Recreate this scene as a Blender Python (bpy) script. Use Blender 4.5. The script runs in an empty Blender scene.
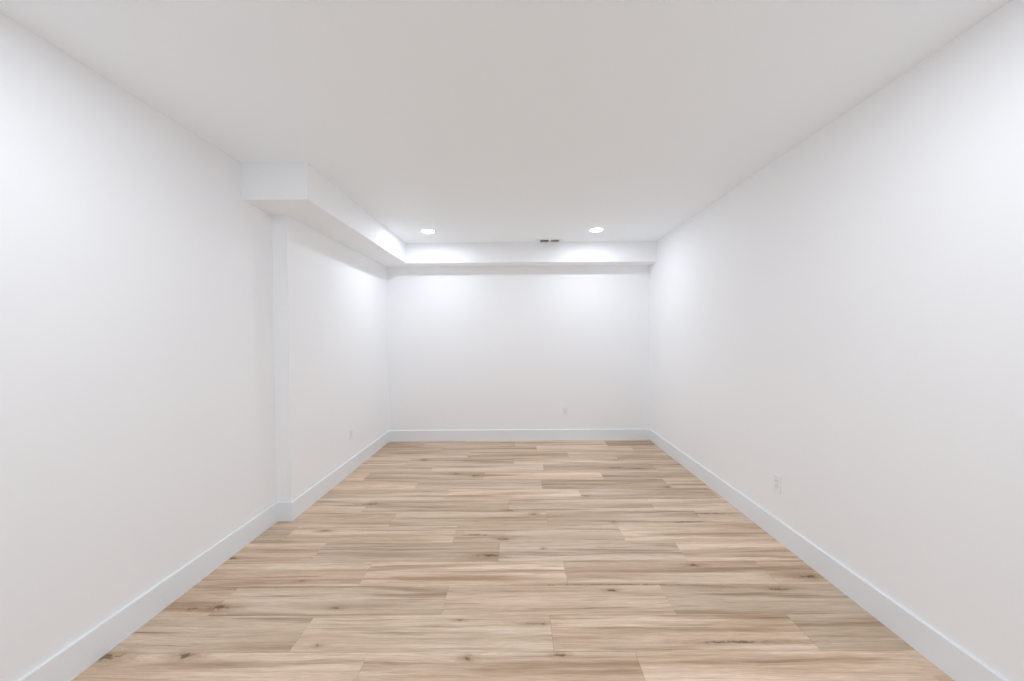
import bpy, bmesh, math, random
from mathutils import Matrix, Vector

S = bpy.context.scene
COL = S.collection

# ------------------------------------------------------------------ camera
F_PX, CAM_H = 370.0, 1.4886
YAW, PITCH, ROLL = -0.0043, 0.0139, -0.0072
OFF_X, OFF_Y = 4.1746, 0.6306
cam_data = bpy.data.cameras.new('camera')
cam = bpy.data.objects.new('camera', cam_data)
COL.objects.link(cam)
cam_data.sensor_width = 36.0
cam_data.lens = F_PX / 1024.0 * 36.0
cam_data.shift_x = -OFF_X / 1024.0
cam_data.shift_y = OFF_Y / 1024.0
cam_data.clip_start = 0.02
cy, sy_ = math.cos(YAW), math.sin(YAW)
cp, sp = math.cos(PITCH), math.sin(PITCH)
cr, sr = math.cos(ROLL), math.sin(ROLL)
Ry = Matrix(((cy, -sy_, 0), (sy_, cy, 0), (0, 0, 1)))
Rp = Matrix(((1, 0, 0), (0, cp, -sp), (0, sp, cp)))
Rr = Matrix(((cr, 0, sr), (0, 1, 0), (-sr, 0, cr)))
W2V = Rr @ Rp @ Ry                       # world -> (right, forward, up)
right, fwd, up = W2V[0], W2V[1], W2V[2]
cam.matrix_world = Matrix(((right.x, up.x, -fwd.x, 0), (right.y, up.y, -fwd.y, 0),
                           (right.z, up.z, -fwd.z, CAM_H), (0, 0, 0, 1)))
S.camera = cam

# ------------------------------------------------------------------ world, exposure
world = bpy.data.worlds.new('world'); S.world = world
world.use_nodes = True
world.node_tree.nodes['Background'].inputs[0].default_value = (1, 1, 1, 1)
world.node_tree.nodes['Background'].inputs[1].default_value = 0.0
S.view_settings.view_transform = 'Standard'
S.view_settings.look = 'None'
S.view_settings.gamma = 1.0
S.view_settings.use_curve_mapping = False
S.view_settings.exposure = 0.0
S.cycles.max_bounces = 24
S.cycles.diffuse_bounces = 20
S.cycles.glossy_bounces = 6
S.cycles.sample_clamp_indirect = 6
S.cycles.use_adaptive_sampling = False
S.cycles.use_denoising = True
S.cycles.denoiser = 'OPENIMAGEDENOISE'
S.cycles.denoising_prefilter = 'ACCURATE'
S.cycles.caustics_reflective = False
LAMP = 7.3            # watts of every downlight
BEAM = 180.0           # beam spread of the downlight optic (degrees)
FILL = 16.0             # fill light added behind the viewer, in an unseen window (W)

# ------------------------------------------------------------------ room measures (metres)
H = 2.743
XR, XLN, XLF = 1.873, -1.971, -1.8513
DB, DJ, DR = 5.26, 2.9835, -1.6
ZS, XS, DS, DBS = 2.4773, -1.4955, 2.6584, 4.9815
HB, T = 0.1524, 0.014

# added fill light, set in an invented window opening behind the viewer
WX0, WX1, WZ0, WZ1 = -1.75, 1.65, 0.10, 1.25
fill = bpy.data.lights.new('rear_fill', 'AREA')
fill.shape = 'RECTANGLE'; fill.size = WX1 - WX0; fill.size_y = WZ1 - WZ0
fill.energy = FILL; fill.color = (0.93, 1.0, 1.10)
fill_o = bpy.data.objects.new('rear_fill', fill); COL.objects.link(fill_o)
fill_o.location = ((WX0 + WX1) / 2, DR - 0.10, (WZ0 + WZ1) / 2)
fill_o.rotation_euler = (math.radians(90), 0, 0)          # shines towards +Y, into the room

# ------------------------------------------------------------------ helpers
def link(name, bm, mat, parent=None, smooth=False):
    me = bpy.data.meshes.new(name)
    bmesh.ops.recalc_face_normals(bm, faces=bm.faces)
    bm.to_mesh(me); bm.free()
    me.materials.append(mat)
    if smooth:
        for p in me.polygons: p.use_smooth = True
    o = bpy.data.objects.new(name, me)
    COL.objects.link(o)
    if parent: o.parent = parent
    return o

def box(bm, a, b, bev=0.0, seg=2):
    t = bmesh.new()
    bmesh.ops.create_cube(t, size=1.0)
    for v in t.verts:
        v.co = Vector([(a[i] + b[i]) / 2 + v.co[i] * (b[i] - a[i]) for i in range(3)])
    if bev > 0:
        bmesh.ops.bevel(t, geom=t.edges[:], offset=bev, segments=seg, affect='EDGES', profile=0.6)
    tm = bpy.data.meshes.new('tmp'); t.to_mesh(tm); t.free()
    bm.from_mesh(tm); bpy.data.meshes.remove(tm)

def extrude_outline(bm, pts, z0, z1):
    """closed outline in plan, raised from z0 to z1"""
    lo = [bm.verts.new((x, y, z0)) for x, y in pts]
    hi = [bm.verts.new((x, y, z1)) for x, y in pts]
    n = len(pts)
    bm.faces.new(lo[::-1]); bm.faces.new(hi)
    for i in range(n):
        bm.faces.new((lo[i], lo[(i + 1) % n], hi[(i + 1) % n], hi[i]))

def lathe(bm, prof, n=48, cap_first=False, cap_last=False):
    rings = []
    for r, z in prof:
        rings.append([bm.verts.new((r * math.cos(2 * math.pi * k / n), r * math.sin(2 * math.pi * k / n), z)) for k in range(n)])
    for a, b in zip(rings, rings[1:]):
        for k in range(n):
            bm.faces.new((a[k], a[(k + 1) % n], b[(k + 1) % n], b[k]))
    if cap_first: bm.faces.new(rings[0])
    if cap_last: bm.faces.new(rings[-1])

def structure(name, bm, mat):
    o = link(name, bm, mat); o['kind'] = 'structure'; return o

def thing(name, label, cat, group=None):
    o = bpy.data.objects.new(name, None); COL.objects.link(o)
    o.empty_display_size = 0.05
    o['label'] = label; o['category'] = cat
    if group: o['group'] = group
    return o

# ------------------------------------------------------------------ materials
def new_mat(name):
    m = bpy.data.materials.new(name); m.use_nodes = True
    nt = m.node_tree; return m, nt, nt.nodes['Principled BSDF']

def paint(name, col, rough, bump=0.0, scale=320.0, spec=0.35):
    m, nt, b = new_mat(name)
    b.inputs['Base Color'].default_value = (*col, 1)
    b.inputs['Roughness'].default_value = rough
    b.inputs['Specular IOR Level'].default_value = spec
    if bump:
        tc = nt.nodes.new('ShaderNodeTexCoord'); no = nt.nodes.new('ShaderNodeTexNoise'); bp = nt.nodes.new('ShaderNodeBump')
        no.inputs['Scale'].default_value = scale; no.inputs['Detail'].default_value = 3
        bp.inputs['Strength'].default_value = bump; bp.inputs['Distance'].default_value = 0.0006
        nt.links.new(tc.outputs['Object'], no.inputs['Vector'])
        nt.links.new(no.outputs['Fac'], bp.inputs['Height'])
        nt.links.new(bp.outputs['Normal'], b.inputs['Normal'])
    return m

WALL = paint('wall_paint', (0.907, 0.926, 0.947), 0.62)
CEIL = paint('ceiling_paint', (0.925, 0.967, 0.998), 0.85)
TRIMM = paint('baseboard_paint', (0.83, 0.875, 0.915), 0.32, 0.0, spec=0.5)
PLATE = paint('white_plastic', (0.88, 0.90, 0.93), 0.3, 0.0, spec=0.5)
INSERT = paint('receptacle_plastic', (0.86, 0.88, 0.91), 0.35, 0.0, spec=0.5)
DARK = paint('slot_shadow', (0.22, 0.22, 0.22), 0.6)
GAPM = paint('receptacle_gap', (0.55, 0.56, 0.58), 0.6)
DUCT = paint('duct_shade', (0.045, 0.045, 0.05), 0.5)
VENTM = paint('vent_enamel', (0.90, 0.92, 0.95), 0.35, 0.0, spec=0.5)
SLATM = paint('vent_slat_enamel', (0.42, 0.42, 0.43), 0.4, 0.0)
RINGM = paint('downlight_ring', (0.86, 0.86, 0.86), 0.4)
SUB = paint('subfloor_dark', (0.10, 0.07, 0.045), 0.9)
SCREW = paint('screw_head', (0.75, 0.77, 0.8), 0.4)

def lamp_mat():
    m, nt, b = new_mat('downlight_lens')
    b.inputs['Base Color'].default_value = (0.9, 0.9, 0.9, 1)
    b.inputs['Emission Color'].default_value = (0.96, 1.0, 1.04, 1)
    b.inputs['Emission Strength'].default_value = 30.0
    return m
LENS = lamp_mat()

def wood():
    m, nt, b = new_mat('oak_plank')
    N, L = nt.nodes.new, nt.links.new
    def math_(op, a, c=None, clamp=False):
        n = N('ShaderNodeMath'); n.operation = op; n.use_clamp = clamp
        for i, v in enumerate((a, c)):
            if v is None: continue
            if isinstance(v, (int, float)): n.inputs[i].default_value = v
            else: L(v, n.inputs[i])
        return n.outputs[0]
    def vmath(op, a, c=None):
        n = N('ShaderNodeVectorMath'); n.operation = op
        for i, v in enumerate((a, c)):
            if v is None: continue
            if isinstance(v, tuple): n.inputs[i].default_value = v
            else: L(v, n.inputs[i])
        return n
    def noise(vec, scale, detail, rough=0.5, dist=0.0):
        n = N('ShaderNodeTexNoise'); n.inputs['Scale'].default_value = scale
        n.inputs['Detail'].default_value = detail; n.inputs['Roughness'].default_value = rough
        n.inputs['Distortion'].default_value = dist
        L(vec, n.inputs['Vector']); return n.outputs['Fac']
    def ss(v, lo, hi, a=0.0, c=1.0):
        n = N('ShaderNodeMapRange'); n.interpolation_type = 'SMOOTHSTEP'
        n.inputs['From Min'].default_value = lo; n.inputs['From Max'].default_value = hi
        n.inputs['To Min'].default_value = a; n.inputs['To Max'].default_value = c
        L(v, n.inputs['Value']); return n.outputs['Result']
    def mix(f, a, c):
        n = N('ShaderNodeMix'); n.data_type = 'RGBA'
        if isinstance(f, float): n.inputs['Factor'].default_value = f
        else: L(f, n.inputs['Factor'])
        for k, v in (('A', a), ('B', c)):
            s = [i for i in n.inputs if i.name == k and i.type == 'RGBA'][0]
            if isinstance(v, tuple): s.default_value = (*v, 1)
            else: L(v, s)
        return [o for o in n.outputs if o.type == 'RGBA'][0]
    tc = N('ShaderNodeTexCoord')
    at = N('ShaderNodeAttribute'); at.attribute_name = 'plank'      # (seed, tone, hue)
    sep = N('ShaderNodeSeparateXYZ'); L(at.outputs['Vector'], sep.inputs[0])
    seed, tone, hue = sep.outputs
    off = N('ShaderNodeCombineXYZ'); L(math_('MULTIPLY', seed, 37.0), off.inputs[0]); L(math_('MULTIPLY', seed, 11.0), off.inputs[1]); L(math_('MULTIPLY', seed, 23.0), off.inputs[2])
    P = vmath('ADD', tc.outputs['Object'], off.outputs[0]).outputs[0]
    # gentle wander of the grain
    wv = noise(vmath('MULTIPLY', P, (1.3, 5.0, 1)).outputs[0], 1.0, 3)
    wy = N('ShaderNodeCombineXYZ'); L(math_('MULTIPLY', math_('SUBTRACT', wv, 0.5), 0.045), wy.inputs[1])
    G = vmath('ADD', P, wy.outputs[0]).outputs[0]
    broad = noise(vmath('MULTIPLY', G, (0.55, 8.0, 1)).outputs[0], 1.0, 3, 0.5)
    band = noise(vmath('MULTIPLY', G, (0.7, 17.0, 3)).outputs[0], 1.0, 4, 0.6)
    streak = noise(vmath('MULTIPLY', G, (1.5, 55.0, 1)).outputs[0], 1.0, 5, 0.65)
    fine = noise(vmath('MULTIPLY', G, (9.0, 260.0, 1)).outputs[0], 1.0, 4, 0.7)
    patch = noise(vmath('MULTIPLY', G, (1.6, 9.0, 1)).outputs[0], 1.0, 2, 0.5)
    LIGHT, MID, DARK_, DEEP = WOOD_COLS
    c = mix(ss(broad, 0.36, 0.60), LIGHT, MID)
    c = mix(math_('MULTIPLY', ss(band, 0.47, 0.70), 0.92), c, DARK_)
    c = mix(math_('MULTIPLY', ss(streak, 0.46, 0.72), 0.42), c, DARK_)
    # pale growth bands
    c = mix(math_('MULTIPLY', ss(noise(vmath('MULTIPLY', G, (0.8, 20.0, 9)).outputs[0], 1.0, 4, 0.6), 0.52, 0.72), 0.55), c, WOOD_PALE)
    # sparse dark mineral lines
    line = noise(vmath('MULTIPLY', G, (1.0, 75.0, 2)).outputs[0], 1.0, 3, 0.5)
    lf = math_('MULTIPLY', ss(line, 0.60, 0.72), ss(patch, 0.50, 0.66))
    c = mix(math_('MULTIPLY', lf, 0.60), c, DEEP)
    # fine pore texture
    fm = ss(fine, 0.28, 0.72, 0.83, 1.13)
    # plank tone and hue
    tv = math_('MULTIPLY', math_('POWER', tone, 1.25), fm)
    cc = N('ShaderNodeCombineXYZ')
    L(math_('MULTIPLY', tv, math_('ADD', 1.0, math_('MULTIPLY', hue, 0.02))), cc.inputs[0]); L(tv, cc.inputs[1])
    L(math_('MULTIPLY', tv, math_('SUBTRACT', 1.0, math_('MULTIPLY', hue, 0.015))), cc.inputs[2])
    c = vmath('MULTIPLY', c, cc.outputs[0]).outputs[0]
    wob = noise(vmath('MULTIPLY', P, (30, 60, 1)).outputs[0], 1.0, 3, 0.6)
    # the knots that the planks carry, each where it sits in the floor
    dmin = None
    for (x, y, rx, ry) in KNOTS:
        d = vmath('SUBTRACT', tc.outputs['Object'], (x, y, 0)).outputs[0]
        d = vmath('MULTIPLY', d, (0.8 / rx, 1 / ry, 0)).outputs[0]
        n = N('ShaderNodeVectorMath'); n.operation = 'LENGTH'; L(d, n.inputs[0]); ln = n.outputs['Value']
        dmin = ln if dmin is None else math_('MINIMUM', dmin, ln)
    dk = math_('ADD', dmin, math_('MULTIPLY', math_('SUBTRACT', wob, 0.5), 3.2))
    # long soft brown heartwood streaks
    smin = None
    for (x, y, rx, ry) in STREAKS:
        d = vmath('SUBTRACT', tc.outputs['Object'], (x, y, 0)).outputs[0]
        d = vmath('MULTIPLY', d, (1 / rx, 1 / ry, 0)).outputs[0]
        n = N('ShaderNodeVectorMath'); n.operation = 'LENGTH'; L(d, n.inputs[0]); ln = n.outputs['Value']
        smin = ln if smin is None else math_('MINIMUM', smin, ln)
    sk = math_('ADD', smin, math_('MULTIPLY', math_('SUBTRACT', streak, 0.5), 2.2))
    c = mix(ss(sk, 0.2, 1.5, 0.6, 0.0), c, DARK_)
    # a soft brown stain around each knot and a dark heart
    stain = ss(dk, 0.4, 3.4, 0.6, 0.0)
    heart = ss(dk, 0.25, 1.0, 0.8, 0.0)
    c = mix(stain, c, DARK_)
    c = mix(heart, c, DEEP)
    L(c, b.inputs['Base Color'])
    b.inputs['Roughness'].default_value = 0.5
    b.inputs['Specular IOR Level'].default_value = 0.25
    bp = N('ShaderNodeBump'); bp.inputs['Strength'].default_value = 0.15; bp.inputs['Distance'].default_value = 0.0006
    L(fine, bp.inputs['Height']); L(bp.outputs['Normal'], b.inputs['Normal'])
    return m

WOOD_COLS = ((0.755, 0.607, 0.472), (0.62, 0.47, 0.342), (0.375, 0.250, 0.154), (0.14, 0.086, 0.046))
WOOD_PALE = (0.82, 0.69, 0.575)
KNOTS = [  # x, y, half length, half width
    (-0.119, 2.694, .035, .012), (0.166, 2.57, .012, .008), (-1.802, 2.007, .03, .010), (-1.665, 2.02, .05, .016),
    (-1.943, 1.703, .06, .020), (-1.565, 1.707, .035, .015), (-0.978, 1.763, .010, .008), (-0.245, 1.691, .020, .012),
    (-0.319, 1.92, .018, .006), (-1.01, 2.01, .022, .008), (0.074, 1.894, .05, .007), (0.186, 1.705, .022, .009),
    (1.777, 2.258, .045, .014), (1.521, 2.147, .045, .010), (1.123, 2.376, .035, .012), (0.539, 2.14, .026, .010),
    (-1.33, 2.236, .018, .007), (-1.945, 2.475, .03, .010), (0.122, 3.072, .024, .013), (-0.077, 3.137, .03, .012),
    (0.623, 3.414, .018, .010), (0.755, 2.933, .015, .012), (1.451, 3.608, .03, .014), (-1.328, 3.27, .07, .015),
    (-0.679, 3.981, .035, .018), (-0.456, 3.929, .07, .020), (-1.142, 4.441, .03, .022), (1.332, 4.115, .07, .018),
    (1.089, 4.147, .09, .012), (-1.492, 2.818, .03, .012), (1.05, 1.775, .14, .008), (1.58, 3.064, .12, .010),
    (1.304, 2.928, .12, .008), (-0.206, 2.49, .07, .018), (-0.33, 2.751, .08, .008), (0.55, 2.19, .32, .0035),
]
STREAKS = [(-0.90, 2.03, .40, .035), (-0.90, 2.50, .36, .030), (-1.20, 2.93, .38, .030), (1.20, 3.75, .32, .035), (1.55, 2.74, .22, .030),
           (1.72, 2.27, .20, .045), (-0.45, 3.95, .35, .030), (0.45, 2.20, .45, .010), (1.00, 1.97, .50, .010), (-1.45, 1.66, .30, .030),
           (0.30, 3.15, .30, .020), (-0.55, 4.20, .30, .030), (1.40, 4.55, .30, .045), (-1.30, 4.75, .35, .030), (0.75, 4.30, .30, .025)]
WOOD = wood()

# ------------------------------------------------------------------ setting: shell
def b1(a, b):
    bm = bmesh.new(); box(bm, a, b); return bm
TH = 0.12
structure('wall_right', b1((XR, DR, -0.02), (XR + TH, DB + TH, H + 0.02)), WALL)
structure('wall_back', b1((XLN - TH, DB, -0.02), (XR, DB + TH, H + 0.02)), WALL)
bm = bmesh.new()
extrude_outline(bm, [(XLN - TH, DR), (XLN, DR), (XLN, DJ), (XLF, DJ), (XLF, DB), (XLN - TH, DB)], -0.02, H + 0.02)
structure('wall_left', bm, WALL)
bm = bmesh.new()
for a, b in (((XLN - TH, DR - TH, -.02), (WX0, DR, H + .02)), ((WX1, DR - TH, -.02), (XR + TH, DR, H + .02)),
             ((WX0, DR - TH, -.02), (WX1, DR, WZ0)), ((WX0, DR - TH, WZ1), (WX1, DR, H + .02))):
    box(bm, a, b)
structure('wall_front', bm, WALL)  # unseen rear wall; its opening is added for the fill light
bm = bmesh.new()
fw = .05
for a, b in (((WX0, DR - .08, WZ0), (WX0 + fw, DR - .02, WZ1)), ((WX1 - fw, DR - .08, WZ0), (WX1, DR - .02, WZ1)),
             ((WX0, DR - .08, WZ0), (WX1, DR - .02, WZ0 + fw)), ((WX0, DR - .08, WZ1 - fw), (WX1, DR - .02, WZ1)),
             ((-.05 - fw / 2, DR - .08, WZ0), (-.05 + fw / 2, DR - .02, WZ1))):
    box(bm, a, b, .003, 1)
structure('added_window_1', bm, TRIMM)  # frame of the unseen window added around the fill light
structure('ceiling', b1((XLN, DR, H), (XR, DB, H + 0.1)), CEIL)
# boxed-in soffit: along the far part of the side wall, then along the back wall
bm = bmesh.new()
extrude_outline(bm, [(XLN, DS), (XS, DS), (XS, DBS), (XR, DBS), (XR, DB), (XLF, DB), (XLF, DJ), (XLN, DJ)], ZS, H)
structure('soffit', bm, WALL)

# baseboards: flat board with an eased top edge
def board_profile(bm, path, side):
    """path: plan points along the wall; the board lies on the given side (left normal * side)"""
    prof = [(0.0, 0.0), (T, 0.0), (T, HB - 0.003), (T - 0.0025, HB), (0.0, HB)]
    n = len(path); rows = []
    for i, p in enumerate(path):
        p = Vector(p)
        dirs = []
        if i > 0: dirs.append((p - Vector(path[i - 1])).normalized())
        if i < n - 1: dirs.append((Vector(path[i + 1]) - p).normalized())
        nrm = [Vector((-d.y, d.x)) * side for d in dirs]
        m = nrm[0] if len(nrm) == 1 else (nrm[0] + nrm[1]) / (1 + nrm[0].dot(nrm[1]))
        rows.append([bm.verts.new((p.x + m.x * q, p.y + m.y * q, z)) for q, z in prof])
    for a, b in zip(rows, rows[1:]):
        for k in range(len(prof)):
            bm.faces.new((a[k], a[(k + 1) % len(prof)], b[(k + 1) % len(prof)], b[k]))
    bm.faces.new(rows[0]); bm.faces.new(rows[-1][::-1])
bm = bmesh.new(); board_profile(bm, [(XLN, DR), (XLN, DJ), (XLF, DJ), (XLF, DB - T)], -1)
structure('baseboard_left', bm, TRIMM)
bm = bmesh.new(); board_profile(bm, [(XLF, DB), (XR, DB)], -1)
structure('baseboard_back', bm, TRIMM)
bm = bmesh.new(); board_profile(bm, [(XR, DB - T), (XR, DR)], -1)
structure('baseboard_right', bm, TRIMM)

# ------------------------------------------------------------------ setting: plank floor
PW, PL, Y0 = 0.232, 1.255, 1.724
JOINTS = {-1: .54, 0: .16, 1: -.42, 2: .29, 3: -.14, 4: .77, 5: .225, 6: -.09, 7: .58, 8: .23, 9: -.37, 10: .28,
          11: -.06, 12: .62, 13: .24, 14: -.05, 15: .5}
TONES = {  # (row, plank counted from its joint: 0 starts at it): tone, hue
    (-1, 0): (1.10, .5), (-1, -1): (1.03, .4), (0, 0): (1.08, .3), (0, -1): (1.02, 0), (1, 0): (1.03, .3), (1, -1): (.97, 0), (1, -2): (1.04, -.2),
    (2, -1): (1.09, .5), (2, 0): (.98, .8), (2, -2): (1.04, .2), (3, -1): (.90, .3), (3, -2): (1.06, .5), (3, 0): (1.0, -.6), (3, 1): (1.10, .1),
    (4, 0): (1.08, .3), (4, -1): (.98, .2), (4, -2): (1.02, .2), (5, 0): (.97, 0), (5, -1): (1.0, .2), (5, 1): (1.0, .5),
    (6, 0): (1.0, .2), (6, 1): (1.08, -.4), (6, -1): (.95, .3), (6, -2): (1.05, .6), (7, -1): (1.08, .5), (7, 0): (.96, -.3), (7, -2): (1.02, .3),
    (8, -1): (.96, -.5), (8, -2): (1.06, .5), (8, 0): (.93, .2), (8, 1): (1.05, -.2), (9, 0): (1.12, .3), (9, -1): (.93, .3), (9, 1): (.93, .2),
    (10, 0): (.88, .3), (10, -1): (1.02, -1.2), (10, -2): (.97, .6), (11, 0): (1.04, 0), (11, -1): (.90, .2), (11, -2): (1.02, .3), (11, 1): (.90, .4),
    (12, 0): (1.02, 0), (12, -1): (.97, .6), (12, -2): (.98, .2), (13, 0): (1.02, 0), (13, -1): (.93, .4), (13, -2): (.98, .6), (13, 1): (1.0, .2),
    (14, 0): (1.06, -.6), (14, 1): (.80, .6), (14, -1): (.90, .6), (14, -2): (.86, .3),
}
rnd = random.Random(5)
bm = bmesh.new()
box(bm, (XLN, DR, -0.05), (XR, DB, -0.0025))
nsub = len(bm.faces)
lay = bm.verts.layers.float_vector.new('plank')
planks = []
k = int(math.floor((DR - Y0) / PW))
while Y0 + k * PW < DB:
    y0, y1 = max(Y0 + k * PW, DR), min(Y0 + (k + 1) * PW, DB)
    j = JOINTS.get(k, None)
    if j is None: j = rnd.uniform(-.6, .6)
    for q in range(-3, 4):
        a, b = j + q * PL, j + (q + 1) * PL
        lo = XLF if y0 >= DJ else XLN
        a, b = max(a, lo), min(b, XR)
        if b - a < .005: continue
        tone, hue = TONES.get((k, q), (rnd.uniform(.93, 1.08), rnd.uniform(-.6, .8)))
        sd = rnd.random()
        g = 0.0005
        f0 = len(bm.verts)
        box(bm, (a + g, y0 + g, -0.004), (b - g, y1 - g, 0.0), 0.0)
        bm.verts.ensure_lookup_table()
        for v in bm.verts[f0:]: v[lay] = (sd, tone, hue)
    k += 1
fl = structure('floor', bm, WOOD)
fl.data.materials.append(SUB)
for i in range(nsub): fl.data.polygons[i].material_index = 1

# ------------------------------------------------------------------ downlights
def downlight(label, group=None):
    t = thing('recessed_downlight', label, 'ceiling light', group)
    bm = bmesh.new()
    lathe(bm, [(0.0725, 0.0), (0.0725, -0.0035), (0.076, -0.006), (0.084, -0.0045), (0.0875, 0.0)], 64)
    link('trim_ring', bm, RINGM, t, True)
    bm = bmesh.new()
    prof = [(0.0725 * math.cos(a), -0.003 - 0.014 * math.sin(a)) for a in [math.pi / 2 * i / 8 for i in range(8)]]
    lathe(bm, prof, 64, cap_last=True)
    link('lens', bm, LENS, t, True)
    la = bpy.data.lights.new('downlight_lamp', 'AREA'); la.shape = 'DISK'; la.size = 0.115
    la.energy = LAMP; la.color = (0.925, 1.0, 1.105); la.spread = math.radians(BEAM)
    lo = bpy.data.objects.new('downlight_lamp', la); COL.objects.link(lo); lo.parent = t; lo.location = (0, 0, -0.0185)
    return t
def copy_tree(o, parent=None):
    c = o.copy(); COL.objects.link(c)
    if parent: c.parent = parent
    for ch in list(o.children): copy_tree(ch, c)
    return c
dl = downlight('round white downlight glowing in the ceiling beside the long side soffit')
dl.location = (-1.057, 4.408, H)
d2 = copy_tree(dl); d2.location = (0.943, 4.409, H)
d2['label'] = 'round white downlight glowing in the ceiling, the one by the plain wall opposite the soffit'
near_lamp = [c for c in dl.children if c.type == 'LIGHT'][0].data.copy(); near_lamp.energy = LAMP * 1.32
for i, (x, y, lb) in enumerate(((-1.057, 1.2, 'round white downlight overhead beside the wall with the soffit'),
                                (0.943, 1.2, 'round white downlight overhead beside the plain wall'))):
    d = copy_tree(dl); d.location = (x, y, H); d['label'] = lb
    for ch in d.children:                       # these two burn a little brighter than the far pair
        if ch.type == 'LIGHT': ch.data = near_lamp

# ------------------------------------------------------------------ ceiling register
v = thing('ceiling_vent', 'small white ceiling register with two banks of dark slats near the back soffit', 'air vent')
v.location = (0.430, 4.893, H)
W2, D2 = 0.172, 0.083
bm = bmesh.new()
bw, bd = 0.124, 0.060
for a, b in (((-W2, -D2, -.007), (W2, -bd, 0)), ((-W2, bd, -.007), (W2, D2, 0)), ((-W2, -bd, -.007), (-bw, bd, 0)), ((bw, -bd, -.007), (W2, bd, 0)),
             ((-.014, -bd, -.007), (.014, bd, 0))):
    box(bm, a, b, 0.0012, 1)
link('frame', bm, VENTM, v)
link('duct_opening', b1((-bw, -bd, -.0012), (bw, bd, -.0002)), DUCT, v)  # dark sheet standing in for the shade inside the duct
for s in (-1, 1):
    bm = bmesh.new()
    n = 9
    for i in range(n):
        xc = s * (.014 + (bw - .014) * (i + .5) / n)
        t = bmesh.new(); bmesh.ops.create_cube(t, size=1.0)
        bmesh.ops.scale(t, vec=(0.0088, 2 * bd, 0.0007), verts=t.verts)
        bmesh.ops.rotate(t, cent=(0, 0, 0), matrix=Matrix.Rotation(s * math.radians(50), 3, 'Y'), verts=t.verts)
        bmesh.ops.translate(t, vec=(xc, 0, -.0038), verts=t.verts)
        tm = bpy.data.meshes.new('tmp'); t.to_mesh(tm); t.free(); bm.from_mesh(tm); bpy.data.meshes.remove(tm)
    link('slat_bank', bm, SLATM, v)

# ------------------------------------------------------------------ wall outlets
def outlet(label):
    """faces -Y, origin at the middle of the plate on the wall"""
    t = thing('wall_outlet', label, 'outlet', None)
    bm = bmesh.new(); box(bm, (-.039, -.006, -.063), (.039, 0, .063), 0.0022, 2)
    link('cover_plate', bm, PLATE, t)
    # rectangular receptacle, standing a little proud of the plate, with a shadow gap round it
    link('receptacle_gap', b1((-.0182, -.0063, -.0347), (.0182, -.0050, .0347)), GAPM, t)
    bm = bmesh.new(); box(bm, (-.0168, -.0085, -.0333), (.0168, -.004, .0333), 0.0012, 2)
    rc = link('receptacle', bm, INSERT, t)
    for zc in (-.0195, .0195):
        for dx, w, h, dz in ((-.0064, .0011, .0042, .004), (.0064, .0011, .0034, .004), (0, .0024, .0024, -.0068)):
            link('slot', b1((dx - w, -.0088, zc + dz - h), (dx + w, -.0083, zc + dz + h)), DARK, rc)
    for z in (-.0484, .0484):
        bm = bmesh.new(); bmesh.ops.create_cone(bm, cap_ends=True, segments=16, radius1=.0032, radius2=.0028, depth=.0016)
        bmesh.ops.rotate(bm, cent=(0, 0, 0), matrix=Matrix.Rotation(math.pi / 2, 3, 'X'), verts=bm.verts)
        bmesh.ops.translate(bm, vec=(0, -.0066, z), verts=bm.verts)
        link('screw', bm, SCREW, t)
    return t
o1 = outlet('white electrical outlet low on the back wall')
o1.location = (0.672, DB, 0.415)
o2 = copy_tree(o1); o2.location = (XR, 2.676, 0.406); o2.rotation_euler = (0, 0, -math.pi / 2)
o2['label'] = 'white electrical outlet on the plain side wall, nearer the camera than the others'
o3 = copy_tree(o1); o3.location = (XLF, 4.069, 0.415); o3.rotation_euler = (0, 0, math.pi / 2)
o3['label'] = 'white electrical outlet on the side wall below the long soffit'
